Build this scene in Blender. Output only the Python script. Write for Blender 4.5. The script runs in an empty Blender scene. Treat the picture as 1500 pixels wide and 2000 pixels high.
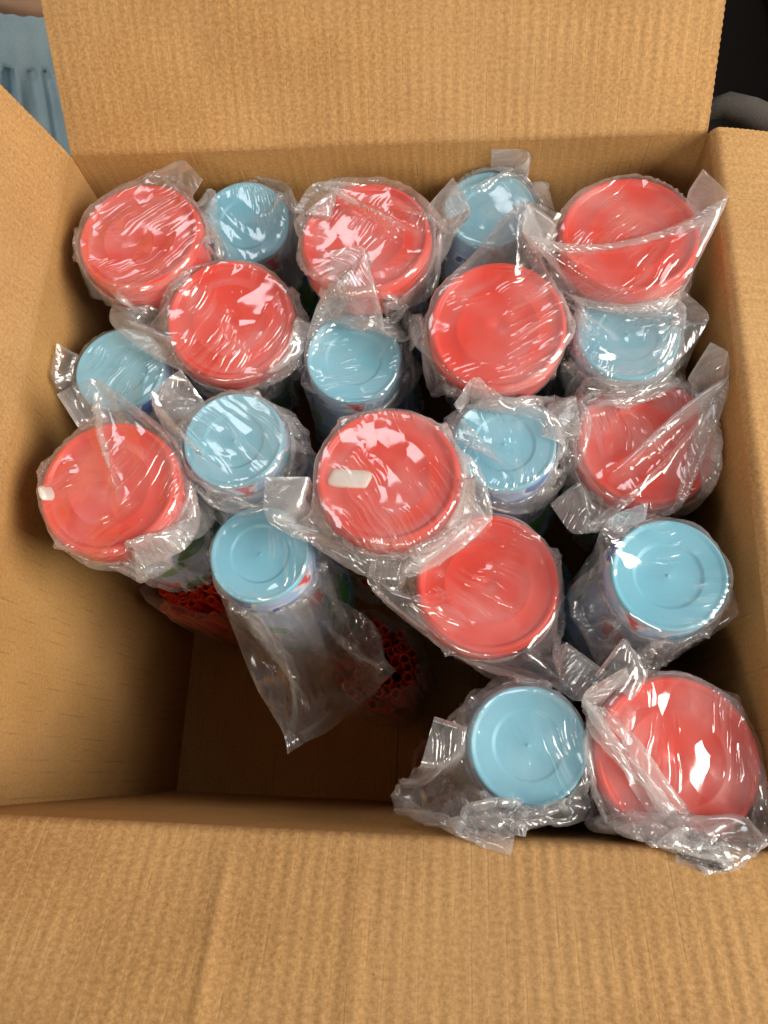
import bpy, bmesh, math, random
import numpy as np
from mathutils import Vector, Matrix

SC = bpy.context.scene
COL = SC.collection
PI = math.pi
ZR = 0.40                      # height of the box rim above the floor
W, D = 0.46, 0.457             # inner width and depth of the box

# ------------------------------------------------------------------ camera
cam_d = bpy.data.cameras.new('camera')
cam = bpy.data.objects.new('camera', cam_d)
COL.objects.link(cam)
RW = [[0.99535594, 0.00931022, -0.09581167],
      [0.03892633, -0.94923376, 0.31215382],
      [-0.08804145, -0.31443376, -0.94518787]]
M = Matrix(((RW[0][0], -RW[0][1], -RW[0][2]),
            (RW[1][0], -RW[1][1], -RW[1][2]),
            (RW[2][0], -RW[2][1], -RW[2][2]))).to_4x4()
M.translation = Vector((0.29047, 0.034256, 0.439644 + ZR))
cam.matrix_world = M
cam_d.sensor_fit = 'VERTICAL'
cam_d.sensor_height = 36.0
cam_d.sensor_width = 27.0
cam_d.lens = 1503.0 / 2000.0 * 36.0
cam_d.clip_start = 0.02
cam_d.clip_end = 60
SC.camera = cam

# ------------------------------------------------------------------ light
world = bpy.data.worlds.new('World')
SC.world = world
world.use_nodes = True
bg = world.node_tree.nodes['Background']
bg.inputs['Color'].default_value = (0.95, 0.93, 0.95, 1)
bg.inputs['Strength'].default_value = 0.055


def area_lamp(name, loc, target, size_x, size_y, power, color):
    ld = bpy.data.lights.new(name, 'AREA')
    ld.shape = 'RECTANGLE'
    ld.size, ld.size_y = size_x, size_y
    ld.energy = power
    ld.color = color
    o = bpy.data.objects.new(name, ld)
    COL.objects.link(o)
    o.location = loc
    o.rotation_euler = (Vector(target) - Vector(loc)).to_track_quat('-Z', 'Y').to_euler()
    return o


area_lamp('window_light', (1.95, -0.15, 1.42), (0.2, 0.2, ZR), 1.1, 1.1, 58, (1.0, 0.93, 0.84))
area_lamp('far_fill_light', (-0.3, 1.55, 2.2), (0.1, 0.3, ZR), 0.8, 0.8, 10, (0.92, 0.96, 1.0))  # added cool fill beyond the box, for pale reflections on the film
area_lamp('front_fill_light', (-0.3, -1.4, 1.9), (0.1, 0.35, ZR), 0.8, 0.5, 17, (1.0, 0.9, 0.78))  # added warm fill from the front, brightens back flap and person

SC.view_settings.view_transform = 'Standard'
SC.view_settings.look = 'None'
SC.view_settings.gamma = 1.0
SC.view_settings.exposure = 0.0
SC.cycles.transparent_max_bounces = 24
SC.cycles.max_bounces = 6
SC.cycles.diffuse_bounces = 4
SC.cycles.glossy_bounces = 3
SC.cycles.transmission_bounces = 3
SC.cycles.use_adaptive_sampling = True
SC.cycles.adaptive_threshold = 0.03

# ------------------------------------------------------------------ node helpers
def new_mat(name):
    m = bpy.data.materials.new(name)
    m.use_nodes = True
    nt = m.node_tree
    for n in list(nt.nodes):
        nt.nodes.remove(n)
    out = nt.nodes.new('ShaderNodeOutputMaterial')
    return m, nt, out


def nd(nt, typ, ins=None, **props):
    n = nt.nodes.new(typ)
    for k, v in props.items():
        setattr(n, k, v)
    for k, v in (ins or {}).items():
        if isinstance(v, bpy.types.NodeSocket):
            nt.links.new(v, n.inputs[k])
        else:
            n.inputs[k].default_value = v
    return n


def math_n(nt, op, a, b=0.0, c=0.0, clamp=False):
    n = nd(nt, 'ShaderNodeMath', {0: a, 1: b, 2: c}, operation=op)
    n.use_clamp = clamp
    return n.outputs[0]


def ramp(nt, fac, stops, interp='LINEAR'):
    n = nd(nt, 'ShaderNodeValToRGB', {'Fac': fac})
    cr = n.color_ramp
    cr.interpolation = interp
    while len(cr.elements) < len(stops):
        cr.elements.new(0.5)
    for e, (p, c) in zip(cr.elements, stops):
        e.position = p
        e.color = (c, c, c, 1) if isinstance(c, (int, float)) else (*c, 1)
    return n.outputs['Color']


def mixc(nt, fac, a, b, mode='MIX'):
    n = nd(nt, 'ShaderNodeMix', data_type='RGBA', blend_type=mode)
    for k, v in ((0, fac), (6, a), (7, b)):
        if isinstance(v, bpy.types.NodeSocket):
            nt.links.new(v, n.inputs[k])
        else:
            n.inputs[k].default_value = (*v, 1) if isinstance(v, tuple) and len(v) == 3 else v
    return n.outputs[2]


# ------------------------------------------------------------------ materials
def cardboard_mat(name, light, dark, period=0.0082, line=0.16, relief=0.6):
    m, nt, out = new_mat(name)
    uv = nd(nt, 'ShaderNodeUVMap', uv_map='UVMap').outputs[0]
    sep = nd(nt, 'ShaderNodeSeparateXYZ', {0: uv})
    u, v = sep.outputs[0], sep.outputs[1]
    # flutes run along v; wobble a little
    wob = nd(nt, 'ShaderNodeTexNoise', {'Vector': uv, 'Scale': 14.0, 'Detail': 2.0})
    uu = math_n(nt, 'ADD', u, math_n(nt, 'MULTIPLY', wob.outputs['Fac'], 0.0014))
    ph = math_n(nt, 'FRACT', math_n(nt, 'DIVIDE', uu, period))
    tri = math_n(nt, 'ABSOLUTE', math_n(nt, 'SUBTRACT', ph, 0.5))
    # thin broken line in each glue valley
    ln = ramp(nt, tri, [(0.0, 1.0), (0.035, 0.75), (0.09, 0.0)])
    st = nd(nt, 'ShaderNodeCombineXYZ', {0: math_n(nt, 'MULTIPLY', u, 120.0), 1: math_n(nt, 'MULTIPLY', v, 26.0)})
    brk = nd(nt, 'ShaderNodeTexNoise', {'Vector': st.outputs[0], 'Scale': 1.0, 'Detail': 2.0, 'Roughness': 0.65})
    lnm = math_n(nt, 'MULTIPLY', ln, ramp(nt, brk.outputs['Fac'], [(0.46, 0.0), (0.62, 1.0)]))
    # kraft fibre colour
    n1 = nd(nt, 'ShaderNodeTexNoise', {'Vector': uv, 'Scale': 420.0, 'Detail': 4.0, 'Roughness': 0.7})
    n2 = nd(nt, 'ShaderNodeTexNoise', {'Vector': uv, 'Scale': 12.0, 'Detail': 3.0})
    n3 = nd(nt, 'ShaderNodeTexNoise', {'Vector': uv, 'Scale': 950.0, 'Detail': 2.0})
    fac = math_n(nt, 'ADD', math_n(nt, 'MULTIPLY', n1.outputs['Fac'], 0.75), math_n(nt, 'MULTIPLY', n2.outputs['Fac'], 0.35))
    col = mixc(nt, ramp(nt, fac, [(0.42, 0.0), (0.68, 1.0)]), dark, light)
    speck = ramp(nt, n3.outputs['Fac'], [(0.66, 0.0), (0.74, 1.0)])
    col = mixc(nt, math_n(nt, 'MULTIPLY', speck, 0.4), col, (0.75, 0.56, 0.34))
    n4 = nd(nt, 'ShaderNodeTexVoronoi', {'Vector': uv, 'Scale': 110.0, 'Randomness': 1.0})
    dot = ramp(nt, n4.outputs['Distance'], [(0.05, 1.0), (0.09, 0.0)])
    gate = ramp(nt, nd(nt, 'ShaderNodeSeparateColor', {0: n4.outputs['Color']}).outputs[0], [(0.72, 0.0), (0.74, 1.0)])
    col = mixc(nt, math_n(nt, 'MULTIPLY', math_n(nt, 'MULTIPLY', dot, gate), 0.4), col, (0.09, 0.05, 0.025))
    col = mixc(nt, math_n(nt, 'MULTIPLY', lnm, line), col, (0.13, 0.07, 0.03))
    n5 = nd(nt, 'ShaderNodeTexNoise', {'Vector': uv, 'Scale': 5.0, 'Detail': 3.0, 'Roughness': 0.6})
    col = mixc(nt, ramp(nt, n5.outputs['Fac'], [(0.4, 0.0), (0.7, 0.28)]), col, (0.50, 0.33, 0.17))
    # washboard relief
    wave = math_n(nt, 'SINE', math_n(nt, 'MULTIPLY', uu, 2 * PI / period))
    amp = nd(nt, 'ShaderNodeTexNoise', {'Vector': uv, 'Scale': 25.0, 'Detail': 2.0})
    h = math_n(nt, 'MULTIPLY', wave, math_n(nt, 'MULTIPLY', math_n(nt, 'POWER', amp.outputs['Fac'], 2.0), 0.00075))
    h = math_n(nt, 'ADD', h, math_n(nt, 'MULTIPLY', n1.outputs['Fac'], 0.00022))
    h = math_n(nt, 'SUBTRACT', h, math_n(nt, 'MULTIPLY', lnm, 0.0002))
    bmp = nd(nt, 'ShaderNodeBump', {'Strength': relief, 'Distance': 1.0, 'Height': h})
    b = nd(nt, 'ShaderNodeBsdfPrincipled', {'Base Color': col, 'Roughness': 0.82, 'Normal': bmp.outputs[0],
                                            'Specular IOR Level': 0.25})
    nt.links.new(b.outputs[0], out.inputs[0])
    return m


def edge_mat():
    m, nt, out = new_mat('corrugated_edge')
    uv = nd(nt, 'ShaderNodeUVMap', uv_map='UVMap').outputs[0]
    sep = nd(nt, 'ShaderNodeSeparateXYZ', {0: uv})
    s = math_n(nt, 'SINE', math_n(nt, 'MULTIPLY', sep.outputs[0], 2 * PI / 0.008))
    d = math_n(nt, 'ABSOLUTE', math_n(nt, 'SUBTRACT', sep.outputs[1], math_n(nt, 'MULTIPLY_ADD', s, 0.36, 0.5)))
    k = ramp(nt, d, [(0.1, 1.0), (0.2, 0.0)])
    side = ramp(nt, math_n(nt, 'ABSOLUTE', math_n(nt, 'SUBTRACT', sep.outputs[1], 0.5)), [(0.38, 0.0), (0.44, 1.0)])
    col = mixc(nt, math_n(nt, 'MAXIMUM', k, side), (0.09, 0.05, 0.025), (0.45, 0.3, 0.16))
    b = nd(nt, 'ShaderNodeBsdfPrincipled', {'Base Color': col, 'Roughness': 0.9})
    nt.links.new(b.outputs[0], out.inputs[0])
    return m


def plastic_mat(name, col, rough=0.33, sss=0.0, mottled=0.06):
    m, nt, out = new_mat(name)
    tc = nd(nt, 'ShaderNodeTexCoord').outputs['Object']
    n = nd(nt, 'ShaderNodeTexNoise', {'Vector': tc, 'Scale': 60.0, 'Detail': 3.0})
    n2 = nd(nt, 'ShaderNodeTexNoise', {'Vector': tc, 'Scale': 700.0, 'Detail': 2.0})
    dark = tuple(c * (1 - 2 * mottled) for c in col)
    c = mixc(nt, n.outputs['Fac'], dark, col)
    r = math_n(nt, 'MULTIPLY_ADD', n.outputs['Fac'], 0.15, rough - 0.07)
    bmp = nd(nt, 'ShaderNodeBump', {'Strength': 0.12, 'Distance': 0.0004, 'Height': n2.outputs['Fac']})
    b = nd(nt, 'ShaderNodeBsdfPrincipled', {'Base Color': c, 'Roughness': r, 'Normal': bmp.outputs[0],
                                            'Subsurface Weight': sss, 'Subsurface Scale': 0.004})
    b.inputs['Subsurface Radius'].default_value = (1.0, 0.5, 0.4)
    nt.links.new(b.outputs[0], out.inputs[0])
    return m


def print_mat(name, base, seed):
    """light cup wall with a loose print of leaves, berries and waves"""
    m, nt, out = new_mat(name)
    tc = nd(nt, 'ShaderNodeTexCoord').outputs['Object']
    mp = nd(nt, 'ShaderNodeMapping', {'Vector': tc, 'Location': (seed, seed * 2.1, seed * 0.7)}).outputs[0]
    wn = nd(nt, 'ShaderNodeTexNoise', {'Vector': mp, 'Scale': 55.0, 'Detail': 2.0})
    wv = nd(nt, 'ShaderNodeVectorMath', {0: mp, 1: nd(nt, 'ShaderNodeVectorMath', {0: wn.outputs['Color'], 'Scale': 0.02}, operation='SCALE').outputs[0]}, operation='ADD').outputs[0]
    v = nd(nt, 'ShaderNodeTexVoronoi', {'Vector': wv, 'Scale': 31.0})
    pick = nd(nt, 'ShaderNodeSeparateColor', {0: v.outputs['Color']})
    shape = ramp(nt, v.outputs['Distance'], [(0.50, 1.0), (0.52, 0.0)])
    rim = ramp(nt, v.outputs['Distance'], [(0.48, 0.0), (0.50, 1.0), (0.55, 1.0), (0.57, 0.0)])
    pal = ramp(nt, pick.outputs[0], [(0.0, (0.05, 0.34, 0.05)), (0.28, (0.75, 0.04, 0.05)), (0.46, (0.05, 0.14, 0.45)),
                                     (0.62, (0.16, 0.5, 0.72)), (0.78, (0.1, 0.32, 0.06))], 'CONSTANT')
    on = ramp(nt, pick.outputs[1], [(0.08, 0.0), (0.09, 1.0)])
    col = mixc(nt, math_n(nt, 'MULTIPLY', shape, on), base, pal)
    col = mixc(nt, math_n(nt, 'MULTIPLY', math_n(nt, 'MULTIPLY', rim, on), 0.7), col, (0.8, 0.84, 0.88))
    b = nd(nt, 'ShaderNodeBsdfPrincipled', {'Base Color': col, 'Roughness': 0.35})
    nt.links.new(b.outputs[0], out.inputs[0])
    return m


def film_mat(name, haze=0.10, seed=0.0, tint=(0.95, 0.93, 0.92)):
    m, nt, out = new_mat(name)
    uv = nd(nt, 'ShaderNodeUVMap', uv_map='UVMap').outputs[0]
    info = nd(nt, 'ShaderNodeObjectInfo')
    off = nd(nt, 'ShaderNodeCombineXYZ', {0: math_n(nt, 'MULTIPLY', info.outputs['Random'], 3.7), 1: math_n(nt, 'MULTIPLY', info.outputs['Random'], 9.1)}).outputs[0]
    p = nd(nt, 'ShaderNodeVectorMath', {0: uv, 1: off}, operation='ADD').outputs[0]
    n3 = nd(nt, 'ShaderNodeTexNoise', {'Vector': p, 'Scale': 24.0, 'Detail': 2.0})
    ch = nd(nt, 'ShaderNodeSeparateColor', {0: n3.outputs['Color']})
    wob = nd(nt, 'ShaderNodeVectorMath', {0: n3.outputs['Color'], 'Scale': 0.018}, operation='SCALE').outputs[0]
    wp = nd(nt, 'ShaderNodeVectorMath', {0: p, 1: wob}, operation='ADD').outputs[0]
    rot = nd(nt, 'ShaderNodeVectorRotate', {'Vector': wp, 'Angle': math_n(nt, 'MULTIPLY', info.outputs['Random'], 6.0)}, rotation_type='Z_AXIS').outputs[0]
    # tension pleats: narrow ridges stretched along one direction
    st = nd(nt, 'ShaderNodeMapping', {'Vector': rot, 'Scale': (170.0, 9.0, 1.0)}).outputs[0]
    n1 = nd(nt, 'ShaderNodeTexNoise', {'Vector': st, 'Scale': 1.0, 'Detail': 1.0})
    ridge = math_n(nt, 'SUBTRACT', 1.0, math_n(nt, 'ABSOLUTE', math_n(nt, 'MULTIPLY_ADD', n1.outputs['Fac'], 9.0, -4.5)), clamp=True)
    gate = ramp(nt, ch.outputs[0], [(0.47, 0.0), (0.58, 1.0)])
    ridge = math_n(nt, 'MULTIPLY', math_n(nt, 'POWER', ridge, 1.5), gate)
    # crumple facets: every cell is a flat piece with its own tilt
    fm = nd(nt, 'ShaderNodeMapping', {'Vector': rot, 'Scale': (1.5, 0.75, 1.0), 'Rotation': (0, 0, 0.5)}).outputs[0]
    vo = nd(nt, 'ShaderNodeTexVoronoi', {'Vector': fm, 'Scale': 58.0}, feature='F1', voronoi_dimensions='2D')
    dl = nd(nt, 'ShaderNodeVectorMath', {0: fm, 1: vo.outputs['Position']}, operation='SUBTRACT').outputs[0]
    tilt = nd(nt, 'ShaderNodeVectorMath', {0: vo.outputs['Color'], 1: (0.5, 0.5, 0.5)}, operation='SUBTRACT').outputs[0]
    facet = nd(nt, 'ShaderNodeVectorMath', {0: dl, 1: tilt}, operation='DOT_PRODUCT').outputs['Value']
    crumple = ramp(nt, ch.outputs[1], [(0.42, 0.25), (0.6, 1.0)])
    h = math_n(nt, 'MULTIPLY', ridge, 0.0011)
    h = math_n(nt, 'ADD', h, math_n(nt, 'MULTIPLY', math_n(nt, 'MULTIPLY', facet, crumple), 0.5))
    bmp = nd(nt, 'ShaderNodeBump', {'Strength': 0.75, 'Distance': 1.0, 'Height': h})
    # weights
    facing = nd(nt, 'ShaderNodeLayerWeight', {'Blend': 0.5, 'Normal': bmp.outputs[0]}).outputs['Facing']
    fres = math_n(nt, 'MULTIPLY_ADD', math_n(nt, 'POWER', facing, 4.0), 0.5, 0.105, clamp=True)
    facing_g = nd(nt, 'ShaderNodeLayerWeight', {'Blend': 0.5}).outputs['Facing']
    crease = nd(nt, 'ShaderNodeAttribute', attribute_name='crease').outputs['Fac']
    hv = math_n(nt, 'MULTIPLY', ramp(nt, ch.outputs[2], [(0.36, 0.45), (0.66, 1.9)]), haze)
    hv = math_n(nt, 'ADD', hv, math_n(nt, 'MULTIPLY', math_n(nt, 'POWER', facing_g, 3.0), 0.16))
    hv = math_n(nt, 'ADD', hv, math_n(nt, 'MULTIPLY', crease, 0.14), clamp=True)
    hv = math_n(nt, 'ADD', hv, math_n(nt, 'MULTIPLY', ridge, 0.12), clamp=True)
    tr = nd(nt, 'ShaderNodeBsdfTransparent', {'Color': (0.985, 0.985, 0.985, 1)})
    df = nd(nt, 'ShaderNodeBsdfDiffuse', {'Color': (*tint, 1), 'Normal': bmp.outputs[0]})
    tl = nd(nt, 'ShaderNodeBsdfTranslucent', {'Color': (*tint, 1)})
    mh = nd(nt, 'ShaderNodeMixShader', {0: 0.4, 1: df.outputs[0], 2: tl.outputs[0]})
    m1 = nd(nt, 'ShaderNodeMixShader', {0: hv, 1: tr.outputs[0], 2: mh.outputs[0]})
    gl = nd(nt, 'ShaderNodeBsdfGlossy', {'Color': (1, 1, 1, 1), 'Roughness': math_n(nt, 'MULTIPLY_ADD', ch.outputs[2], 0.3, -0.01, clamp=True), 'Normal': bmp.outputs[0]})
    m2 = nd(nt, 'ShaderNodeMixShader', {0: fres, 1: m1.outputs[0], 2: gl.outputs[0]})
    nt.links.new(m2.outputs[0], out.inputs[0])
    return m


def cloth_mat(name, c1, c2, scale, rough=0.9, bump=0.4):
    m, nt, out = new_mat(name)
    tc = nd(nt, 'ShaderNodeTexCoord').outputs['Object']
    n = nd(nt, 'ShaderNodeTexNoise', {'Vector': tc, 'Scale': scale, 'Detail': 5.0, 'Roughness': 0.7})
    n2 = nd(nt, 'ShaderNodeTexNoise', {'Vector': tc, 'Scale': scale * 0.05, 'Detail': 2.0})
    f = math_n(nt, 'ADD', math_n(nt, 'MULTIPLY', n.outputs['Fac'], 0.5), math_n(nt, 'MULTIPLY', n2.outputs['Fac'], 0.5))
    c = mixc(nt, ramp(nt, f, [(0.35, 0.0), (0.65, 1.0)]), c1, c2)
    bmp = nd(nt, 'ShaderNodeBump', {'Strength': bump, 'Distance': 0.002, 'Height': n.outputs['Fac']})
    b = nd(nt, 'ShaderNodeBsdfPrincipled', {'Base Color': c, 'Roughness': rough, 'Normal': bmp.outputs[0]})
    nt.links.new(b.outputs[0], out.inputs[0])
    return m


KRAFT = cardboard_mat('kraft_cardboard', (0.62, 0.365, 0.145), (0.385, 0.20, 0.068))
KRAFT_WALL = cardboard_mat('kraft_cardboard_wall', (0.56, 0.315, 0.108), (0.40, 0.205, 0.062), line=0.42, relief=0.3)
EDGE = edge_mat()
RED = plastic_mat('red_plastic', (0.86, 0.058, 0.028), 0.34, 0.15)
BLUE = plastic_mat('sky_blue_plastic', (0.24, 0.61, 0.77), 0.36, 0.15)
PRINT = print_mat('printed_cup_wall', (0.40, 0.56, 0.80), 0.31)
PRINT2 = print_mat('printed_cup_wall_pale', (0.55, 0.62, 0.80), 1.7)
STRAW = plastic_mat('red_straw_plastic', (0.92, 0.09, 0.03), 0.4, 0.4)
WHITE = plastic_mat('white_plastic', (0.85, 0.82, 0.74), 0.4, 0.1)
FILM = film_mat('clear_film', 0.115)
FILM_MILKY = film_mat('milky_film', 0.165)
FILM_CLEAR = film_mat('thin_clear_film', 0.05)
SKIN = plastic_mat('skin', (0.90, 0.55, 0.36), 0.55, 0.2)
DENIM = cloth_mat('pale_denim', (0.33, 0.53, 0.64), (0.50, 0.66, 0.72), 500)
DARKNET = cloth_mat('dark_net_fabric', (0.035, 0.021, 0.013), (0.08, 0.05, 0.032), 300)
GREYCLOTH = cloth_mat('grey_knit', (0.10, 0.085, 0.07), (0.16, 0.14, 0.12), 400)
FLOORM = cloth_mat('dark_floor', (0.014, 0.008, 0.005), (0.026, 0.015, 0.009), 40, 0.55, 0.1)
HAIR = cloth_mat('dark_hair', (0.01, 0.007, 0.005), (0.02, 0.014, 0.01), 200)


# ------------------------------------------------------------------ object helpers
def tag(o, label=None, cat=None, group=None, kind=None):
    if label: o['label'] = label
    if cat: o['category'] = cat
    if group: o['group'] = group
    if kind: o['kind'] = kind
    return o


def empty(name, loc=(0, 0, 0)):
    o = bpy.data.objects.new(name, None)
    o.empty_display_size = 0.02
    COL.objects.link(o)
    o.location = loc
    return o


def link(name, me, parent=None, mats=()):
    o = bpy.data.objects.new(name, me)
    COL.objects.link(o)
    for m in mats:
        me.materials.append(m)
    if parent is not None:
        o.parent = parent
    return o


def mesh(name, verts, faces, smooth=True, uvs=None, mat_idx=None):
    me = bpy.data.meshes.new(name)
    me.from_pydata([tuple(map(float, v)) for v in verts], [], faces)
    if uvs is not None:
        ul = me.uv_layers.new(name='UVMap')
        flat = np.empty((len(me.loops), 2), dtype=np.float32)
        li = np.empty(len(me.loops), dtype=np.int32)
        me.loops.foreach_get('vertex_index', li)
        flat[:] = np.asarray(uvs, dtype=np.float32)[li]
        ul.data.foreach_set('uv', flat.ravel())
    if mat_idx is not None:
        me.polygons.foreach_set('material_index', np.asarray(mat_idx, dtype=np.int32))
    if smooth:
        me.polygons.foreach_set('use_smooth', np.ones(len(me.polygons), dtype=bool))
    me.update()
    return me


def lathe(name, prof, n=72, mat_idx=None):
    """prof: list of (r, z); r == 0 makes a pole"""
    vs, fs, mi = [], [], []
    rings = []
    for r, z in prof:
        if r < 1e-6:
            rings.append([len(vs)]); vs.append((0, 0, z))
        else:
            rings.append(list(range(len(vs), len(vs) + n)))
            vs += [(r * math.cos(2 * PI * k / n), r * math.sin(2 * PI * k / n), z) for k in range(n)]
    for s, (a, b) in enumerate(zip(rings[:-1], rings[1:])):
        for k in range(n):
            k2 = (k + 1) % n
            if len(a) == 1:
                fs.append((a[0], b[k2], b[k])) if False else fs.append((a[0], b[k], b[k2]))
            elif len(b) == 1:
                fs.append((a[k], b[0], a[k2]))
            else:
                fs.append((a[k], b[k], b[k2], a[k2]))
            mi.append(mat_idx[s] if mat_idx else 0)
    return mesh(name, vs, fs, True, None, mi)


rng = np.random.default_rng(7)
random.seed(7)

# ------------------------------------------------------------------ setting: floor
gv = [(-6, -6, 0), (6, -6, 0), (6, 6, 0), (-6, 6, 0)]
tag(link('floor', mesh('floor', gv, [(0, 1, 2, 3)], False), None, [FLOORM]), 'dark brown floor around the cardboard box', kind='structure')

# ------------------------------------------------------------------ the box
box = empty('cardboard_box', (W / 2, D / 2, 0))
tag(box, 'open brown corrugated cardboard box with four spread flaps, full of wrapped cup packs', 'box')
box_off = Vector(box.location)
TH = 0.004


def sheet(name, path, a, b, along, across, up, origin, nu, bump=None, mats=None, serr=(False, False, False), width_fn=None):
    """Corrugated sheet swept along a crease.
    path: (s, z, v) points across the crease; a..b: extent along it.
    serr: serrated cut at start side, end side, outer end."""
    path = np.array(path, dtype=float)
    nv = len(path)
    along, across, up, origin = (np.array(x, dtype=float) for x in (along, across, up, origin))
    tang = np.gradient(path[:, :2], axis=0)
    tang /= np.linalg.norm(tang, axis=1)[:, None]
    nor = np.stack([-tang[:, 1], tang[:, 0]], axis=1)          # left of travel
    us = np.linspace(a, b, nu)
    top = np.zeros((nv, nu, 3)); bot = np.zeros((nv, nu, 3)); uv = np.zeros((nv, nu, 2))
    for i in range(nv):
        s, z, v = path[i]
        u = us.copy()
        if width_fn:
            lo, hi = width_fn(v)
            u = lo + (us - a) / (b - a) * (hi - lo)
        if serr[0] and v > 0.012: u[0] += 0.0003 * (1 if i % 2 else -1)
        if serr[1] and v > 0.012: u[-1] += 0.0003 * (1 if i % 2 else -1)
        dz = bump(u, np.full_like(u, v)) if bump is not None else np.zeros_like(u)
        ext = np.zeros_like(u)
        if serr[2] and i == nv - 1:
            ext = 0.0003 * np.where(np.arange(nu) % 2, 1, -1)
        base = origin + np.outer(u, along) + (s * across + z * up) + np.outer(ext, tang[i, 0] * across + tang[i, 1] * up)
        nn = nor[i, 0] * across + nor[i, 1] * up
        top[i] = base + np.outer(dz, nn)
        bot[i] = base + np.outer(dz - TH, nn)
        uv[i, :, 0] = u; uv[i, :, 1] = v
    V = list(top.reshape(-1, 3)) + list(bot.reshape(-1, 3))
    UV = list(uv.reshape(-1, 2)) * 2
    n = nv * nu
    F, MI = [], []
    ix = lambda i, j: i * nu + j
    for i in range(nv - 1):
        for j in range(nu - 1):
            q = (ix(i, j), ix(i, j + 1), ix(i + 1, j + 1), ix(i + 1, j))
            F.append(q); MI.append(0)
            F.append(tuple(n + k for k in reversed(q))); MI.append(0)
    def rim(idx, length):
        base = len(V)
        acc = 0.0
        for k, t in enumerate(idx):
            if k:
                acc += float(np.linalg.norm(np.array(V[t]) - np.array(V[idx[k - 1]])))
            V.append(V[t]); UV.append((acc, 0.0))
            V.append(V[n + t]); UV.append((acc, 1.0))
        for k in range(len(idx) - 1):
            F.append((base + 2 * k, base + 2 * k + 1, base + 2 * k + 3, base + 2 * k + 2)); MI.append(1)
    rim([ix(i, 0) for i in range(nv)], 0)
    rim([ix(i, nu - 1) for i in range(nv)][::-1], 0)
    rim([ix(0, j) for j in range(nu)][::-1], 0)
    rim([ix(nv - 1, j) for j in range(nu)], 0)
    V = [np.array(p) - np.array(box_off) for p in V]
    me = mesh(name, V, F, True, UV, MI)
    return link(name, me, box, mats or [KRAFT, EDGE])


def wall_path(h=ZR, n=26):
    return [(0, z, z) for z in np.linspace(0.006, h - 0.0001, n)]


def flap_path(direction, length, r=0.007, n=110):
    """starts vertical at the rim, bends through an arc to `direction` (across, up)"""
    th1 = math.atan2(direction[1], direction[0])       # angle of travel, starts at 90 deg
    th0 = PI / 2
    pts = [(0.0, 0.0, 0.0)]
    steps = 7
    s = z = v = 0.0
    dth = (th1 - th0) / steps
    seg = r * abs(dth)
    for k in range(steps):
        t = th0 + dth * (k + 0.5)
        s += seg * math.cos(t); z += seg * math.sin(t); v += seg
        pts.append((s, z, v))
    for k in range(1, n + 1):
        q = length * k / n
        pts.append((s + q * math.cos(th1), z + q * math.sin(th1), v + q))
    return pts


def smooth_noise(seed, amp, freq):
    r = np.random.default_rng(seed)
    ks = r.normal(0, freq, (6, 2)); ph = r.uniform(0, 6.28, 6); am = r.uniform(0.4, 1, 6)
    def fn(u, v):
        out = 0
        for k in range(6):
            out = out + am[k] * np.sin(ks[k, 0] * u + ks[k, 1] * v + ph[k])
        return amp * out / 3
    return fn


X, Y, Z = (1, 0, 0), (0, 1, 0), (0, 0, 1)
# walls: path runs up (s = 0), so its left is -across; choose across so that left faces inside
bl = smooth_noise(3, 0.002, 9)
def bulge_left(u, v):
    k = np.sin(np.clip(v / ZR, 0, 1) * PI)
    return bl(u, v) * k - 0.006 * k * np.sin(np.clip(u / D, 0, 1) * PI)
br_ = smooth_noise(4, 0.002, 9)
def bulge_right(u, v):
    k = np.sin(np.clip(v / ZR, 0, 1) * PI)
    return br_(u, v) * k
bb = smooth_noise(5, 0.0015, 9)

tag(sheet('wall', wall_path(), D, 0, Y, (-1, 0, 0), Z, (0, 0, 0), 70, bulge_left, [KRAFT_WALL, EDGE]), 'left inner wall, lit at the top and dark below')
tag(sheet('wall', wall_path(), 0, D, Y, (1, 0, 0), Z, (W, 0, 0), 70, bulge_right, [KRAFT_WALL, EDGE]), 'right inner wall in shadow')
tag(sheet('wall', wall_path(), 0, W, X, (0, 1, 0), Z, (0, D, 0), 70, lambda u, v: bb(u, v) * np.sin(np.clip(v / ZR, 0, 1) * PI), [KRAFT_WALL, EDGE]), 'back inner wall behind the packs')
# the front wall: seen from inside, path left must face +y
tag(sheet('wall', wall_path(), W, 0, X, (0, -1, 0), Z, (0, 0, 0), 70, None, [KRAFT_WALL, EDGE]), 'front wall under the near flap')

# flaps
LB = smooth_noise(11, 0.0012, 14)
tag(sheet('flap', flap_path((0.712, 0.702), 0.23), 0.001, W - 0.001, X, (0, 1, 0), Z, (0, D, ZR), 90,
          lambda u, v: LB(u, v) * np.clip(v / 0.03, 0, 1), None, (True, True, True)), 'back flap leaning up and away')

FB = smooth_noise(12, 0.0015, 12)
def front_ridges(u, v):
    h = FB(u, v) * np.clip(v / 0.03, 0, 1)
    for c0, w, a in ((0.171, 0.0045, 0.0013), (0.241, 0.004, 0.0009), (0.03, 0.006, 0.0008)):
        d = (u - c0 - 0.004 * np.sin(v * 11)) / w
        h = h + a * np.exp(-d * d) * np.clip((v - 0.004) / 0.03, 0, 1)
    return h
tag(sheet('flap', flap_path((0.892, 0.451), 0.23), W + 0.006, -0.006, X, (0, -1, 0), Z, (0, 0, ZR), 260, front_ridges, None, (True, True, True)),
    'near flap spread toward the viewer, with two long bent ridges')

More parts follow.
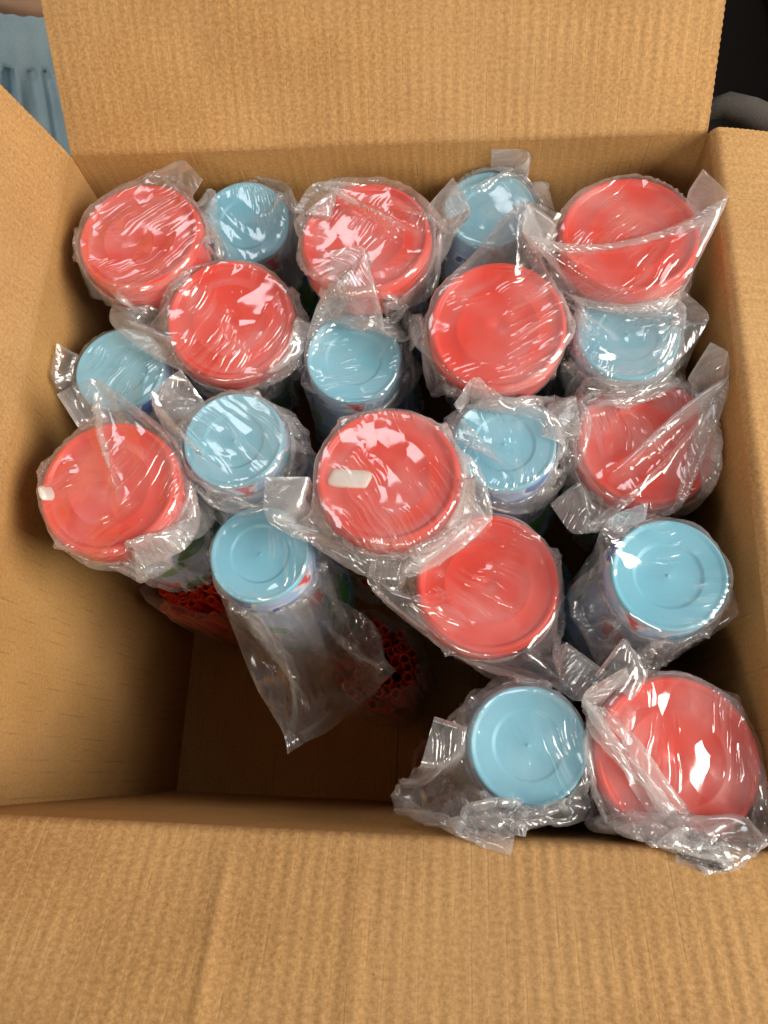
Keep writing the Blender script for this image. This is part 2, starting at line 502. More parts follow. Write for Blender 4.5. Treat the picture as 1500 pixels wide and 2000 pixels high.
LL = smooth_noise(13, 0.0015, 12)
tag(sheet('flap', flap_path((0.278, 0.961), 0.2, 0.03), D - 0.001, 0.002, Y, (-1, 0, 0), Z, (0, 0, ZR), 90,
          lambda u, v: LL(u, v) * np.clip(v / 0.03, 0, 1), None, (True, True, True)), 'left flap standing up, brightly lit')
RL = smooth_noise(14, 0.0012, 12)
tag(sheet('flap', flap_path((0.983, -0.18), 0.2, 0.006), 0.002, D - 0.001, Y, (1, 0, 0), Z, (W, 0, ZR), 90,
          lambda u, v: RL(u, v) * np.clip(v / 0.03, 0, 1), None, (True, True, True)), 'right flap drooping outward')
# bottom panels, meeting at a seam
for x0, x1 in ((-0.003, W / 2 - 0.0004), (W / 2 + 0.0004, W + 0.003)):
    sheet('bottom_panel', [(y, 0, y) for y in np.linspace(-0.003, D + 0.003, 12)], x0, x1, X, Y, Z, (0, 0, 0.0055), 10, None, [KRAFT_WALL, EDGE])

# ------------------------------------------------------------------ cups, lids
RED_R, BLUE_R = 0.044, 0.033
LID_H = 0.0095
LID = lathe('lid', [(0, -.0030), (.0008, -.0030), (.0012, -.0026), (.012, -.0029), (.0250, -.0029), (.0258, -.0025), (.0270, -.0025), (.0280, -.0030),
                    (.0385, -.0031), (.0395, -.0026), (.0405, -.0008), (.0412, -.0001), (.0422, 0.0), (.0432, -.0004), (.0438, -.0014),
                    (.0440, -.0026), (.0441, -.0062), (.0449, -.0068), (.0451, -.0076), (.0449, -.0088), (.0440, -.0092), (.0425, -.0092)], 96)
LID.materials.append(RED)

def red_profile(d):
    return np.where(d < 3 * LID_H, 0.0451, 0.0415 - 0.075 * np.clip(d - 3 * LID_H, 0, 0.12))

def blue_profile(d):
    return np.where(d < 0.115, 0.0330 + 0.083 * np.clip(d, 0, 1), 0.0437)

RED_CUP = lathe('cup', [(.0405, -3 * LID_H + .002), (.0412, -3 * LID_H), (.0408, -.034), (.0330, -.142), (.0326, -.147), (.0318, -.148), (0, -.147)], 72)
RED_CUP.materials.append(PRINT2)
BLUE_CUP = lathe('cup', [(0, -.0026), (.0007, -.0026), (.0010, -.0032), (.0016, -.0034), (.0178, -.0034), (.0190, -.0030), (.0198, -.0020), (.0206, -.0017),
                         (.0288, -.0017), (.0300, -.0012), (.0312, -.0002), (.0319, 0.0), (.0326, -.0005), (.0329, -.0014), (.0331, -.0045),
                         (.0333, -.0055), (.0424, -.1150), (.0438, -.1155), (.0440, -.1175), (.0436, -.1185), (.0415, -.118)], 96,
                 [0] * 14 + [1] * 6)
BLUE_CUP.materials.append(BLUE); BLUE_CUP.materials.append(PRINT)
RIM_CUP = lathe('cup', [(.0405, .002), (.0424, 0.0), (.0438, -.0005), (.0440, -.0025), (.0436, -.0035), (.0424, -.0040), (.0420, -.0145), (.0405, -.0145)], 64)
RIM_CUP.materials.append(BLUE)


def cap_mesh():
    bm = bmesh.new()
    bmesh.ops.create_uvsphere(bm, u_segments=20, v_segments=12, radius=0.0062)
    for v in bm.verts:
        v.co.x += 0.0075 if v.co.x > 0 else -0.0075
        v.co.z *= 0.4
        v.co.y += 0.0008 * math.sin(v.co.x * 500)
        v.co.x += 0.0006 * math.sin(v.co.y * 500)
    me = bpy.data.meshes.new('spout_cap')
    bm.to_mesh(me); bm.free()
    me.polygons.foreach_set('use_smooth', np.ones(len(me.polygons), dtype=bool))
    me.materials.append(WHITE)
    return me
CAP = cap_mesh()

# ------------------------------------------------------------------ film: position based cloth on the real cup shapes
PACKS = [  # kind, centre of the upward disc, axis, free film above it, two seam corners, label
 ('R', (0.061, 0.388, 0.397), (0.00, 0.00, 1.00), 0.085, (0.107, 0.425, 0.407), (0.004, 0.377, 0.377), 'wrapped red lidded pack in the back left corner of the box'),
 ('B', (0.130, 0.416, 0.372), (0.08, -0.19, 0.98), 0.060, (0.138, 0.448, 0.384), (0.091, 0.396, 0.322), 'wrapped blue pack at the back wall, right of the corner red lid'),
 ('R', (0.226, 0.376, 0.405), (0.00, 0.00, 1.00), 0.085, (0.285, 0.407, 0.422), (0.174, 0.397, 0.404), 'red lidded pack under wrinkled milky film, middle of the row at the back wall'),
 ('B', (0.311, 0.421, 0.374), (0.00, 0.00, 1.00), 0.085, (0.312, 0.452, 0.398), (0.360, 0.430, 0.358), 'blue pack veiled by film with an ear standing up against the back wall'),
 ('R', (0.400, 0.369, 0.410), (0.00, 0.00, 1.00), 0.080, (0.443, 0.401, 0.429), (0.333, 0.382, 0.427), 'red lidded pack with long parallel pleats in the back right corner'),
 ('R', (0.130, 0.327, 0.382), (0.09, -0.16, 0.98), 0.085, (0.043, 0.354, 0.377), (0.191, 0.331, 0.362), 'red lidded pack of the second row, film ear pointing to the left wall'),
 ('B', (0.217, 0.303, 0.369), (0.04, -0.15, 0.99), 0.080, (0.203, 0.361, 0.399), (0.256, 0.333, 0.384), 'blue pack between the two red lids of the second row'),
 ('R', (0.315, 0.309, 0.398), (-0.01, -0.16, 0.99), 0.085, (0.354, 0.370, 0.428), (0.256, 0.306, 0.368), 'red lidded pack of the second row, right of the blue pack with the peaked film'),
 ('B', (0.400, 0.308, 0.389), (-0.04, -0.10, 0.99), 0.060, (0.431, 0.335, 0.399), (0.381, 0.281, 0.339), 'blue pack with bright streaks beside the right wall, in front of the corner red lid'),
 ('B', (0.048, 0.297, 0.367), (0.00, 0.00, 1.00), 0.075, (0.003, 0.312, 0.377), (0.082, 0.286, 0.339), 'blue pack against the left wall with a film corner lying on the cardboard'),
 ('R', (0.070, 0.195, 0.401), (0.00, 0.00, 1.00), 0.090, (0.032, 0.253, 0.413), (0.093, 0.145, 0.386), 'bright red lidded pack against the left wall, above the straws'),
 ('B', (0.145, 0.231, 0.392), (0.00, 0.00, 1.00), 0.075, (0.112, 0.271, 0.412), (0.172, 0.255, 0.362), 'blue pack right of the red lid at the left wall'),
 ('R', (0.247, 0.204, 0.400), (0.00, 0.00, 1.00), 0.090, (0.171, 0.201, 0.402), (0.301, 0.200, 0.409), 'red lidded pack in the centre with a white oblong cap under cloudy film'),
 ('B', (0.320, 0.235, 0.378), (0.00, 0.00, 1.00), 0.085, (0.369, 0.240, 0.378), (0.287, 0.256, 0.390), 'blue pack right of the central red lid with the white cap'),
 ('R', (0.411, 0.240, 0.371), (0.00, 0.00, 1.00), 0.085, (0.447, 0.294, 0.399), (0.351, 0.203, 0.349), 'red lidded pack beside the right wall with a long film ear on its far side'),
 ('B', (0.161, 0.163, 0.362), (0.00, 0.00, 1.00), 0.155, (0.177, 0.038, 0.302), (0.247, 0.100, 0.272), 'blue pack with a long pointed film tail hanging over the empty corner'),
 ('R', (0.309, 0.145, 0.369), (0.00, 0.00, 1.00), 0.085, (0.240, 0.169, 0.369), (0.378, 0.091, 0.374), 'red lidded pack near the front with film ears spread to both sides'),
 ('B', (0.412, 0.145, 0.395), (0.00, 0.00, 1.00), 0.100, (0.398, 0.182, 0.415), (0.368, 0.087, 0.390), 'blue pack beside the right wall, behind the front corner red lid'),
 ('B', (0.331, 0.048, 0.382), (0.00, 0.00, 1.00), 0.105, (0.319, -0.007, 0.402), (0.278, 0.062, 0.382), 'blue pack at the front wall with its film tip over the near flap'),
 ('R', (0.411, 0.044, 0.386), (0.00, 0.00, 1.00), 0.100, (0.400, -0.006, 0.402), (0.384, 0.091, 0.400), 'large red lidded pack in the front right corner, crumpled film at the near flap'),
]
WIND = [(-1, .8), (0, -1.5), (1.6, .2), (.2, 1), (0, -1), (.5, -1.4), (0, 1.5), (-1, .4), (.4, -.8), (-1.2, 0), (1.4, -1),
        (-.4, -1), (.3, -1.2), (1.2, 0), (-.2, -.9), (.5, -2.2), (0, -1.3), (-.5, -1.2), (-.6, -1), (0, -1.4)]
PACK_LEN = {'R': 0.148, 'B': 0.165}
FRAMES = []
for k in PACKS:
    a = np.array(k[2], dtype=float); a /= np.linalg.norm(a)
    x = np.cross((0, 1, 0), a); x /= np.linalg.norm(x)
    FRAMES.append((np.array(k[1]), np.stack([x, np.cross(a, x), a])))   # rows: local axes


def push_out(P, c, Rm, prof, length, t):
    """move points out of a capped body of revolution; returns new points and mask"""
    L = (P - c) @ Rm.T
    rho = np.hypot(L[:, 0], L[:, 1]) + 1e-9
    d = -L[:, 2]
    R = prof(np.clip(d, 0, 1)) + t
    pt = d + t                       # depth below the cap
    ps = R - rho
    inside = (pt > 0) & (ps > 0) & (d < length)
    if not inside.any():
        return P, inside
    topc = inside & (pt < ps)
    sidec = inside & ~topc
    L[topc, 2] += pt[topc]
    k = R[sidec] / rho[sidec]
    L[sidec, 0] *= k; L[sidec, 1] *= k
    out = P.copy()
    out[inside] = L[inside] @ Rm + c
    return out, inside


def solve_pairs(P, w, A, B, rest, k):
    d = P[B] - P[A]
    ln = np.sqrt((d * d).sum(-1)) + 1e-12
    wa, wb = w[A], w[B]
    s = k * (ln - rest) / (ln * (wa + wb + 1e-9))
    P[A] += d * (s * wa)[:, None]
    P[B] -= d * (s * wb)[:, None]


def constraint_sets(nv, nu, du, dv):
    idx = np.arange(nv * nu).reshape(nv, nu)
    S = []
    nx = np.roll(idx, -1, 1)
    for p in (0, 1):
        S.append((idx[:, p::2].ravel(), nx[:, p::2].ravel(), du, 1.0))
    for p in (0, 1):
        S.append((idx[p:-1:2].ravel(), idx[p + 1::2][:len(idx[p:-1:2])].ravel(), dv, 1.0))
    dg = math.hypot(du, dv)
    for p in (0, 1):
        a = idx[p:-1:2]; b = idx[p + 1::2][:len(a)]
        S.append((a.ravel(), np.roll(b, -1, 1).ravel(), dg, 0.55))
        S.append((np.roll(a, -1, 1).ravel(), b.ravel(), dg, 0.55))
    nx2 = np.roll(idx, -2, 1)
    for p in (0, 1):
        cols = [j for j in range(nu) if (j // 2) % 2 == p]
        S.append((idx[:, cols].ravel(), nx2[:, cols].ravel(), 2 * du, 0.05))
    for p in (0, 1):
        rows = [i for i in range(nv - 2) if (i // 2) % 2 == p]
        S.append((idx[rows].ravel(), idx[[r + 2 for r in rows]].ravel(), 2 * dv, 0.05))
    return S


def sim_film(n, slack=1.26):
    kind, c, axis, E, c0, c1, label = PACKS[n]
    E += 0.008
    c, Rm = FRAMES[n]
    prof = red_profile if kind == 'R' else blue_profile
    blen = PACK_LEN[kind] + 0.008
    Rmax = 0.0451
    C = 2 * PI * Rmax * slack
    c0, c1 = np.array(c0), np.array(c1)
    r = np.random.default_rng(100 + n)
    nu = 56
    du = C / nu
    dv = du
    Ltot = blen + E
    nv = int(round(Ltot / dv)) + 1
    dv = Ltot / (nv - 1)
    # orient the seam: column 0 towards c0, column nu/2 towards c1
    l0, l1 = Rm @ (c0 - c), Rm @ (c1 - c)
    mid = (l0 + l1) / 2
    dirv = (l0 - l1)[:2]
    th0 = math.atan2(dirv[1], dirv[0])
    wind_dir = np.array([*WIND[n], 0.0])      # the free end of the bag is laid over to one side
    neigh = []
    for m in range(len(PACKS)):
        if m != n and np.linalg.norm(FRAMES[m][0][:2] - c[:2]) < 0.16:
            neigh.append((FRAMES[m][0], FRAMES[m][1], red_profile if PACKS[m][0] == 'R' else blue_profile, PACK_LEN[PACKS[m][0]]))
    # initial state
    th = th0 + 2 * PI * np.arange(nu) / nu
    P = np.zeros((nv, nu, 3))
    for i in range(nv):
        s = i * dv
        if s <= blen:
            R0 = C / 2 / PI
            P[i, :, 0] = R0 * np.cos(th); P[i, :, 1] = R0 * np.sin(th); P[i, :, 2] = s - blen
        else:
            q = min(1, (s - blen) / max(E * 0.9, 1e-3))
            a = np.array([np.cos(th), np.sin(th)]).T * C / 2 / PI
            e = np.array([math.cos(th0), math.sin(th0)])
            along = np.interp(np.minimum(np.arange(nu), nu - np.arange(nu)), [0, nu / 2], [C / 4, -C / 4])
            flat = np.outer(along, e)
            xy = a * (1 - q) + flat * q
            P[i, :, :2] = xy + mid[:2] * q * 0.5; P[i, :, 2] = s - blen
    P += r.normal(0, 0.0006, P.shape)
    Pw = P.reshape(-1, 3) @ Rm + c

    def tnoise(nv, nu):
        u = np.linspace(0, 2 * PI, nu, endpoint=False)[None, :]; v = np.linspace(0, 1, nv)[:, None]
        out = np.zeros((nv, nu))
        for _ in range(14):
            a, b, f = r.integers(1, 14), r.uniform(4, 60), r.uniform(0, 6.28)
            out += np.sin(a * u + b * v + f) * r.uniform(0.3, 1)
        out = np.clip(out / 2.5, -1, 1)
        s = np.linspace(0, Ltot, nv)[:, None] - blen
        return (0.0009 + 0.0006 * out + 0.0018 * np.clip(s / max(E, .01), 0, 1)).ravel()

    def run(Pw, nv, nu, du, dv, steps, passes, g, damp, suck, anchor_k, first):
        S = constraint_sets(nv, nu, du, dv)
        N = nv * nu
        w = np.ones(N)
        w[:nu] = 0.0
        idx = np.arange(N).reshape(nv, nu)
        top = idx[-1]
        mir = top[(-np.arange(nu)) % nu]
        t = tnoise(nv, nu)
        V = np.zeros((N, 3))
        ring = Pw[:nu].copy()
        rb = float(prof(np.float64(blen - .008))) * 1.02
        lr = (ring - c) @ Rm.T
        rr = np.hypot(lr[:, 0], lr[:, 1])
        lr[:, 0] *= rb / rr; lr[:, 1] *= rb / rr
        ring_t = lr @ Rm + c
        row_s = np.repeat(np.arange(nv) * dv - blen, nu)
        below = row_s < 0.004
        held = row_s < -0.012
        start0, start1 = Pw[top[0]].copy(), Pw[top[nu // 2]].copy()
        ears = []
        for a, col in ((c0, 0), (c1, nu // 2)):
            rim_pt = c + (a - c) * np.array([1, 1, 0]) / max(np.linalg.norm((a - c)[:2]), 1e-6) * float(prof(np.float64(0.001)))
            wv = rim_pt - a
            wv = wv / max(np.linalg.norm(wv), 1e-6)
            tv = np.cross(wv, (0, 0, 1.0))
            tv /= max(np.linalg.norm(tv), 1e-6)
            ref = wind_dir if abs(wind_dir @ tv) > 0.2 else (c0 + c1) / 2 - a
            if ref @ tv < 0: tv = -tv
            ids, offs, ks = [], [], []
            ext = 0.030
            if n == 15:                      # the long tail: seam straight between its two corners, pointed
                ext = 0.016
                sd = (c1 - c0) if col == 0 else (c0 - c1)
                tv = sd / np.linalg.norm(sd)
            for i in range(int(ext / dv) + 1):
                for j in range(-int(ext / du), int(ext / du) + 1):
                    q = math.hypot(i * dv, abs(j) * du)
                    if q > ext: continue
                    ids.append(idx[nv - 1 - i, (col + j) % nu])
                    offs.append(wv * i * dv + tv * abs(j) * du + np.array([0, 0, 0.0006 * np.sign(j)]))
                    ks.append(0.35 * (1 - 0.8 * q / ext))
            ears.append((a, np.array(ids), np.array(offs), np.array(ks)[:, None]))
        for it in range(steps):
            f = it / steps
            Q = (Pw - c) @ Rm.T
            rho = np.hypot(Q[:, 0], Q[:, 1]) + 1e-9
            acc = np.zeros_like(Pw)
            acc[~below, 2] -= g * (1.0 if f < 0.55 else 0.25)
            rad = (np.stack([Q[:, 0] / rho, Q[:, 1] / rho, np.zeros(N)], 1)) @ Rm
            acc[below] -= suck * rad[below]
            if first and f < 0.6:
                acc += np.outer(np.clip(row_s / 0.05, 0, 1) * 1.6, wind_dir)
            dt = 0.012
            V = V * damp + acc * dt
            Pn = Pw + V * dt
            if first:
                k = min(1.0, f * 1.6)
                a0 = start0 * (1 - k) + c0 * k; a1 = start1 * (1 - k) + c1 * k
            else:
                a0, a1 = c0, c1
            hit_any = np.zeros(N, bool)
            for p in range(passes):
                for A, B, rest, kk in S:
                    solve_pairs(Pn, w, A, B, rest, kk)
                av = (Pn[top] + Pn[mir]) / 2
                Pn[top] = av
                if anchor_k > 0:
                    Pn[top[0]] += (a0 - Pn[top[0]]) * anchor_k
                    Pn[top[nu // 2]] += (a1 - Pn[top[nu // 2]]) * anchor_k
                if f > 0.35 or not first:
                    for a, ids, offs, ks in ears:
                        Pn[ids] += (a + offs - Pn[ids]) * ks
                Pn, h = push_out(Pn, c, Rm, prof, 0.5, t)
                hit_any |= h
            for (nc, nR, npf, nl) in neigh:
                Pn, h = push_out(Pn, nc, nR, npf, nl, t + 0.0012)
                hit_any |= h
            # box walls and rim
            low = Pn[:, 2] < ZR + 0.004
            Pn[low, 0] = np.clip(Pn[low, 0], 0.003, W - 0.003)
            nearf = low & (Pn[:, 1] < 0.003)
            lift = nearf & (Pn[:, 2] > ZR - 0.012)
            Pn[lift, 2] = np.maximum(Pn[lift, 2], ZR + 0.009)
            Pn[nearf & ~lift, 1] = 0.003
            Pn[:, 1] = np.minimum(Pn[:, 1], D - 0.003)
            # the packed neighbours hold the lower bag: it keeps its height on the cup
            zl = (Pn[held] - c) @ Rm[2]
            Pn[held] += ((row_s[held] - zl) * 0.5)[:, None] * Rm[2]
            k = min(1.0, f * 2) if first else 1.0
            Pn[:nu] = ring * (1 - k) + ring_t * k
            V = (Pn - Pw) / dt
            V[hit_any] *= 0.3
            V[below] *= 0.8
            sp = np.linalg.norm(V, axis=1)
            mx = 0.4
            big = sp > mx
            V[big] *= (mx / sp[big])[:, None]
            Pw = Pn
        return Pw

    Pw = run(Pw, nv, nu, du, dv, 80, 6, 5.0, 0.95, 2.5, 0.6, True)
    # refine x2
    G = Pw.reshape(nv, nu, 3)
    nu2, nv2 = nu * 2, nv * 2 - 1
    H = np.zeros((nv2, nu2, 3))
    H[::2, ::2] = G
    H[::2, 1::2] = (G + np.roll(G, -1, 1)) / 2
    H[1::2] = (H[:-1:2] + H[2::2]) / 2
    H += r.normal(0, 0.00035, H.shape)
    Pw = run(H.reshape(-1, 3), nv2, nu2, du / 2, dv / 2, 30, 6, 1.5, 0.9, 2.5, 0.4, False)
    G = Pw.reshape(nv2, nu2, 3)
    return G, du / 2, dv / 2


def film_object(G, du, dv, parent, origin, mat=None):
    nv, nu, _ = G.shape
    # weld-free grid with one extra column so that the texture wraps
    GG = np.concatenate([G, G[:, :1]], 1) - np.array(origin)
    lap = np.zeros((nv, nu))
    Ln = (np.roll(G, 1, 1) + np.roll(G, -1, 1)) / 2 - G
    lap = np.linalg.norm(Ln, axis=-1) / du
    Lv = np.zeros_like(G)
    Lv[1:-1] = (G[2:] + G[:-2]) / 2 - G[1:-1]
    lap = np.maximum(lap, np.linalg.norm(Lv, axis=-1) / dv)
    cr = np.clip((lap - 0.22) / 0.5, 0, 1)
    cr = np.concatenate([cr, cr[:, :1]], 1).ravel()
    n1 = nu + 1
    jj, ii = np.meshgrid(np.arange(n1), np.arange(nv))
    uv = np.stack([jj.ravel() * du, ii.ravel() * dv], 1)
    F = []
    for i in range(nv - 1):
        b = i * n1
        for j in range(nu):
            F.append((b + j, b + j + 1, b + n1 + j + 1, b + n1 + j))
    me = mesh('film', GG.reshape(-1, 3), F, True, uv)
    at = me.attributes.new('crease', 'FLOAT', 'POINT')
    at.data.foreach_set('value', cr.astype(np.float32))
    return link('film', me, parent, [mat or FILM])


for n, (kind, c, axis, E, c0, c1, label) in enumerate(PACKS):
    cc, Rm = FRAMES[n]
    name = 'wrapped_lidded_cup_pack' if kind == 'R' else 'wrapped_cup_pack'
    root = empty(name)
    root.location = cc
    tag(root, label, 'cup pack', 'wrapped packs with red lids up' if kind == 'R' else 'wrapped packs with blue cup bases up')
    rot = Matrix(Rm.T.tolist()).to_3x3()
    spin = Matrix.Rotation(random.uniform(0, 6.28), 3, 'Z')
    def add(nm, me, dz, sc=1.0):
        o = bpy.data.objects.new(nm, me)
        COL.objects.link(o)
        o.parent = root
        o.matrix_local = Matrix.Translation(rot @ Vector((0, 0, dz))) @ (rot @ spin).to_4x4()
        return o
    if kind == 'R':
        for k in range(3):
            add('lid', LID, -k * LID_H)
        add('cup', RED_CUP, 0)
    else:
        add('cup', BLUE_CUP, 0)
        for k in range(3):
            add('cup', RIM_CUP, -0.1190 - k * 0.015)
    if n in (12, 10):
        o = bpy.data.objects.new('spout_cap', CAP)
        COL.objects.link(o); o.parent = root
        if n == 12:
            o.location = (-0.0235, -0.002, -0.0028)
            o.rotation_euler = (0, 0, 0.03)
        else:
            o.location = (-0.0375, -0.001, -0.008)
            o.rotation_euler = (0.3, 0.9, 1.0)
    G, du, dv = sim_film(n)
    film_object(G, du, dv, root, cc, FILM_MILKY if n in (2, 3, 4, 12, 14, 19) else FILM_CLEAR if n in (15, 9, 17) else FILM)


# ------------------------------------------------------------------ straws below
def straw_mesh(length=0.19, r=0.0042):
    prof = [(r * 0.86, 0.004), (r * 0.86, length - 0.0002), (r * 0.93, length), (r, length - 0.0004), (r, 0.0), (r * 0.86, 0.0)]
    return lathe('straw', prof, 18)
STRAW_ME = straw_mesh()
STRAW_ME.materials.append(STRAW)

def straw_bundle(base, rx, ry, height_top, label, seed):
    """close-packed standing straws in a thin bag of their own"""
    r = random.Random(seed)
    root = empty('straw_bundle', base)
    tag(root, label, 'straw bundle', 'bundles of red straws under the upper packs')
    step = 0.0087
    spots = []
    for j in range(-6, 7):
        for i in range(-6, 7):
            x = (i + 0.5 * (j % 2)) * step; y = j * step * 0.87
            if (x / rx) ** 2 + (y / ry) ** 2 <= 1:
                spots.append((x, y))
    for (x, y) in spots:
        o = bpy.data.objects.new('straw', STRAW_ME)
        COL.objects.link(o); o.parent = root
        o.location = (x, y, height_top - 0.19 + (r.uniform(-0.005, 0.003) if r.random() < 0.6 else r.uniform(-0.04, -0.008)))
        o.rotation_euler = (r.uniform(-.02, .02), r.uniform(-.02, .02), 0)
    vs, fs, uv = [], [], []
    n, rows = 72, 40
    ph = [r.uniform(0, 6.28) for _ in range(8)]
    for i in range(rows + 1):
        z = -0.002 + (height_top + 0.028) * i / rows
        top = max(0.0, (z - height_top) / 0.028)
        for k in range(n + 1):
            t = 2 * PI * k / n
            w = 1.14 + 0.05 * math.sin(5 * t + ph[0] + 20 * z) + 0.035 * math.sin(9 * t + ph[1] - 35 * z) + 0.03 * math.sin(13 * t + ph[2])
            w *= 1 - 0.3 * top * (1 + 0.5 * math.sin(3 * t + ph[3]))
            vs.append(((rx + 0.004) * w * math.cos(t), (ry + 0.004) * w * math.sin(t), z + 0.012 * top * math.sin(2 * t + ph[4])))
            uv.append((k / n * PI * (rx + ry), z))
    for i in range(rows):
        for k in range(n):
            a = i * (n + 1) + k
            fs.append((a, a + 1, a + n + 2, a + n + 1))
    link('film', mesh('film', vs, fs, True, uv), root, [FILM_CLEAR])

B0 = 0.006
straw_bundle((0.068, 0.168, B0), 0.036, 0.018, 0.192, 'red straws under the bright red lid at the left wall', 1)
straw_bundle((0.222, 0.114, B0), 0.036, 0.034, 0.192, 'red straws behind the long pointed film tail', 2)
straw_bundle((0.280, 0.034, B0), 0.018, 0.018, 0.185, 'red straws low beside the front blue pack', 3)

# lower layer: only the stacks that show in the gaps between the upper packs
GAPS = [((0.272, 0.262, 0.128), 'behind the central red lid'), ((0.205, 0.245, 0.128), 'left of the central red lid'),
        ((0.365, 0.200, 0.128), 'between front red lid and right wall red lid'), ((0.365, 0.345, 0.128), 'in front of the back right corner red lid'),
        ((0.262, 0.335, 0.128), 'in front of the middle back red lid'), ((0.175, 0.365, 0.128), 'between the two left red lids at the back'),
        ((0.090, 0.285, 0.128), 'right of the blue pack at the left wall'), ((0.362, 0.095, 0.128), 'between the two packs at the near flap')]
for c, where in GAPS:
    low = empty('cup_stack', c)
    tag(low, 'blue cup stack low ' + where, 'cup stack', 'cup stacks of the lower layer')
    o = bpy.data.objects.new('cup', BLUE_CUP); COL.objects.link(o); o.parent = low
    o.rotation_euler = (0, 0, random.uniform(0, 6.28))

# ------------------------------------------------------------------ beyond the box: person, cushion
def skin_body():
    j = {'pelvis': (0, 0, .0), 'belly': (0, .01, .10), 'chest': (0, .02, .24), 'neck': (0, .02, .33), 'head': (0, .0, .42), 'top': (0, 0, .48),
         'sl': (-.12, .02, .29), 'sr': (.12, .02, .29), 'el': (-.17, -.02, .15), 'er': (.17, -.02, .15), 'wl': (-.15, -.14, .08), 'wr': (.15, -.14, .08),
         'hl': (-.06, 0, -.02), 'hr': (.06, 0, -.02), 'kl': (-.09, -.17, -.03), 'kr': (.09, -.17, -.03), 'al': (-.08, -.03, -.13), 'ar': (.08, -.03, -.13), 'fl': (-.08, .05, -.15), 'fr': (.08, .05, -.15)}
    rad = {'pelvis': .085, 'belly': .085, 'chest': .09, 'neck': .035, 'head': .075, 'top': .06, 'sl': .04, 'sr': .04, 'el': .03, 'er': .03, 'wl': .022, 'wr': .022,
           'hl': .065, 'hr': .065, 'kl': .05, 'kr': .05, 'al': .03, 'ar': .03, 'fl': .025, 'fr': .025}
    keys = list(j)
    ed = [('pelvis', 'belly'), ('belly', 'chest'), ('chest', 'neck'), ('neck', 'head'), ('head', 'top'), ('chest', 'sl'), ('chest', 'sr'), ('sl', 'el'), ('sr', 'er'), ('el', 'wl'), ('er', 'wr'),
          ('pelvis', 'hl'), ('pelvis', 'hr'), ('hl', 'kl'), ('hr', 'kr'), ('kl', 'al'), ('kr', 'ar'), ('al', 'fl'), ('ar', 'fr')]
    me = bpy.data.meshes.new('body')
    me.from_pydata([j[k] for k in keys], [(keys.index(a), keys.index(b)) for a, b in ed], [])
    o = bpy.data.objects.new('body_tmp', me)
    COL.objects.link(o)
    md = o.modifiers.new('skin', 'SKIN')
    for k, v in zip(keys, me.skin_vertices[0].data):
        v.radius = (rad[k], rad[k])
    me.skin_vertices[0].data[0].use_root = True
    s = o.modifiers.new('sub', 'SUBSURF'); s.levels = 2; s.render_levels = 2
    dg = bpy.context.evaluated_depsgraph_get()
    out = bpy.data.meshes.new_from_object(o.evaluated_get(dg))
    bpy.data.objects.remove(o)
    out.name = 'person'
    out.polygons.foreach_set('use_smooth', np.ones(len(out.polygons), dtype=bool))
    return out

PX, PY, PZ = -0.23, 0.84, 0.205
body = link('person', skin_body(), None, [SKIN])
body.location = (PX, PY, PZ)
body.rotation_euler = (0, 0.42, 0.3)
tag(body, 'person kneeling behind the box corner in pale blue denim with a gathered waist', 'person')


def denim():
    """skirt with waistband and gathers, lofted round the hips and knees"""
    vs, fs = [], []
    n, rows = 440, 60
    r = np.random.default_rng(5)
    ph = r.uniform(0, 6.28, 8)
    for i in range(rows + 1):
        q = i / rows
        for k in range(n):
            t = 2 * PI * k / n
            z = 0.088 - 0.225 * q
            rx = 0.106 + 0.085 * min(1, q * 1.6) ** 0.8
            ry = 0.104 + 0.145 * min(1, q * 1.5) ** 0.8
            g = 0.0
            if q < 0.12:                                  # waistband
                g = 0.003 * math.sin(q / 0.12 * PI) + 0.0012 * math.sin(40 * t)
            else:
                w = (q - 0.12) / 0.88
                for a, f in enumerate((37, 53, 29, 61)):
                    g += (0.013 * math.exp(-w * 1.6) + 0.002) * math.sin(f * t + ph[a] + 1.5 * w * math.sin(3 * t + a)) / 2
                g += 0.010 * w * math.sin(7 * t + ph[5])
                g += -0.006 * math.exp(-(w / 0.04) ** 2)
            vs.append(((rx + g) * math.cos(t), (ry + g) * math.sin(t) - 0.045 * min(1, q * 1.5), z))
    for i in range(rows):
        for k in range(n):
            k2 = (k + 1) % n
            fs.append((i * n + k, (i + 1) * n + k, (i + 1) * n + k2, i * n + k2))
    return mesh('skirt', vs, fs)
link('skirt', denim(), body, [DENIM])
hb = bmesh.new()
bmesh.ops.create_uvsphere(hb, u_segments=32, v_segments=20, radius=0.088)
for v in hb.verts:
    v.co.z = v.co.z * 1.05 + 0.445; v.co.y += 0.012
bmesh.ops.delete(hb, geom=[v for v in hb.verts if v.co.z < 0.40 or (v.co.y < -0.035 and v.co.z < 0.48)], context='VERTS')
hm = bpy.data.meshes.new('hair'); hb.to_mesh(hm); hb.free()
hm.polygons.foreach_set('use_smooth', np.ones(len(hm.polygons), dtype=bool))
link('hair', hm, body, [HAIR])


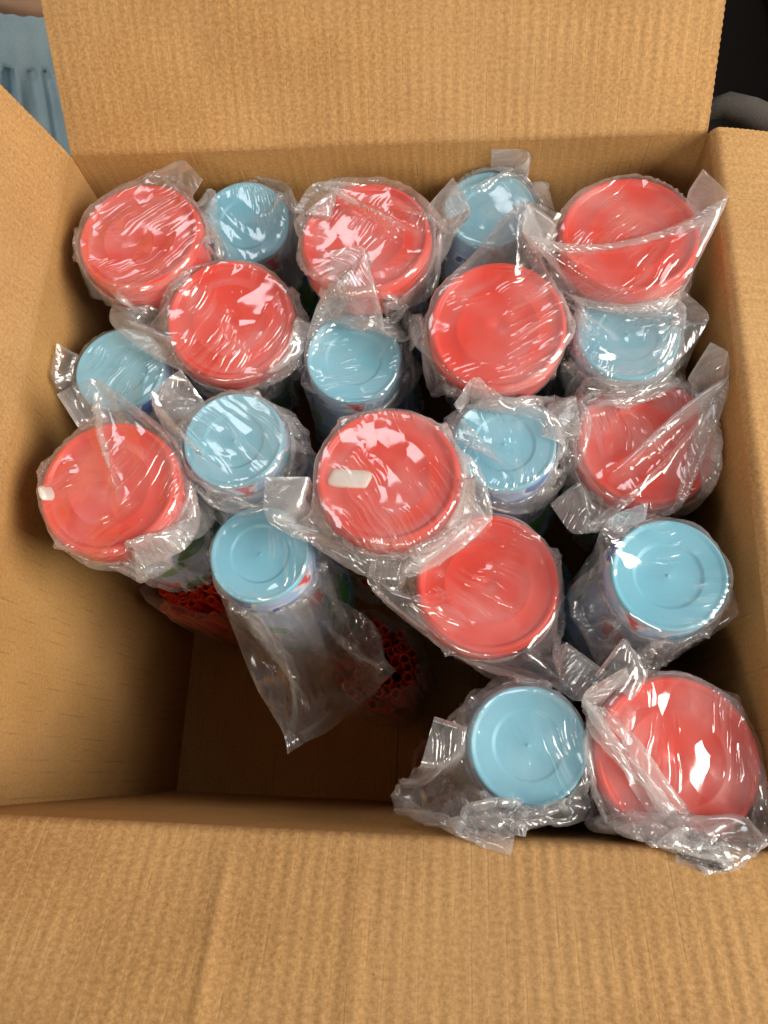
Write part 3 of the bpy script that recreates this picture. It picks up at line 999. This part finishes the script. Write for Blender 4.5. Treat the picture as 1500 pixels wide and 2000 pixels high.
def tube(pts, rads, n=20):
    vs, fs = [], []
    P = [Vector(p) for p in pts]
    for i, p in enumerate(P):
        t = (P[min(i + 1, len(P) - 1)] - P[max(i - 1, 0)]).normalized()
        a = t.cross(Vector((0, 0, 1))).normalized(); b = a.cross(t)
        for k in range(n):
            q = 2 * PI * k / n
            vs.append(p + rads[i] * (a * math.cos(q) + b * math.sin(q)))
    for i in range(len(P) - 1):
        for k in range(n):
            k2 = (k + 1) % n
            fs.append((i * n + k, i * n + k2, (i + 1) * n + k2, (i + 1) * n + k))
    return vs, fs

cush = empty('floor_cushion', (0.75, 0.85, 0))
tag(cush, 'dark netted cushion with a grey rolled edge on the floor behind the box', 'cushion')
pts = [(-.175 + .0, -.06, .07), (-.165, -.058, .088), (-.148, -.062, .097), (-.125, -.075, .098), (-.09, -.098, .096), (-.05, -.125, .094), (0, -.158, .09), (.08, -.21, .088), (.16, -.26, .085)]
vs, fs = tube(pts, [.006, .012, .015, .017, .018, .019, .02, .02, .02])
link('rolled_edge', mesh('rolled_edge', vs, fs), cush, [GREYCLOTH])
# net panel: knotted cords over a dark pad
nvs, nfs = [], []
def pad_z(x, y):
    return 0.075 + 0.03 * math.sin(3 * x + 1) * math.cos(4 * y)
gx, gy = 30, 34
for i in range(gy + 1):
    for j in range(gx + 1):
        x = -0.06 + 0.32 * j / gx + 0.08 * i / gy * 0; y = -0.06 + 0.40 * i / gy - 0.65 * (j / gx) * 0.32
        nvs.append((x, y, pad_z(x, y)))
for i in range(gy):
    for j in range(gx):
        nfs.append((i * (gx + 1) + j, i * (gx + 1) + j + 1, (i + 1) * (gx + 1) + j + 1, (i + 1) * (gx + 1) + j))
pad_me = mesh('pad', nvs, nfs)
pad = link('pad', pad_me, cush, [DARKNET])
md = pad.modifiers.new('solid', 'SOLIDIFY'); md.thickness = 0.05; md.offset = -1
kv, kf = [], []
for i in range(0, 100):
    for j in range(0, 60):
        u, v = (j + 0.5 * (i % 2)) / 60, i / 100
        x = -0.06 + 0.32 * u; y = -0.06 + 0.40 * v - 0.65 * u * 0.32
        z = pad_z(x, y) + 0.0005
        b = len(kv); s = 0.0019
        kv += [(x - s, y, z), (x, y - s, z), (x + s, y, z), (x, y + s, z), (x, y, z + s)]
        kf += [(b, b + 1, b + 4), (b + 1, b + 2, b + 4), (b + 2, b + 3, b + 4), (b + 3, b, b + 4)]
net = link('net', mesh('net', kv, kf, False), cush, [GREYCLOTH])
net['kind'] = 'stuff'
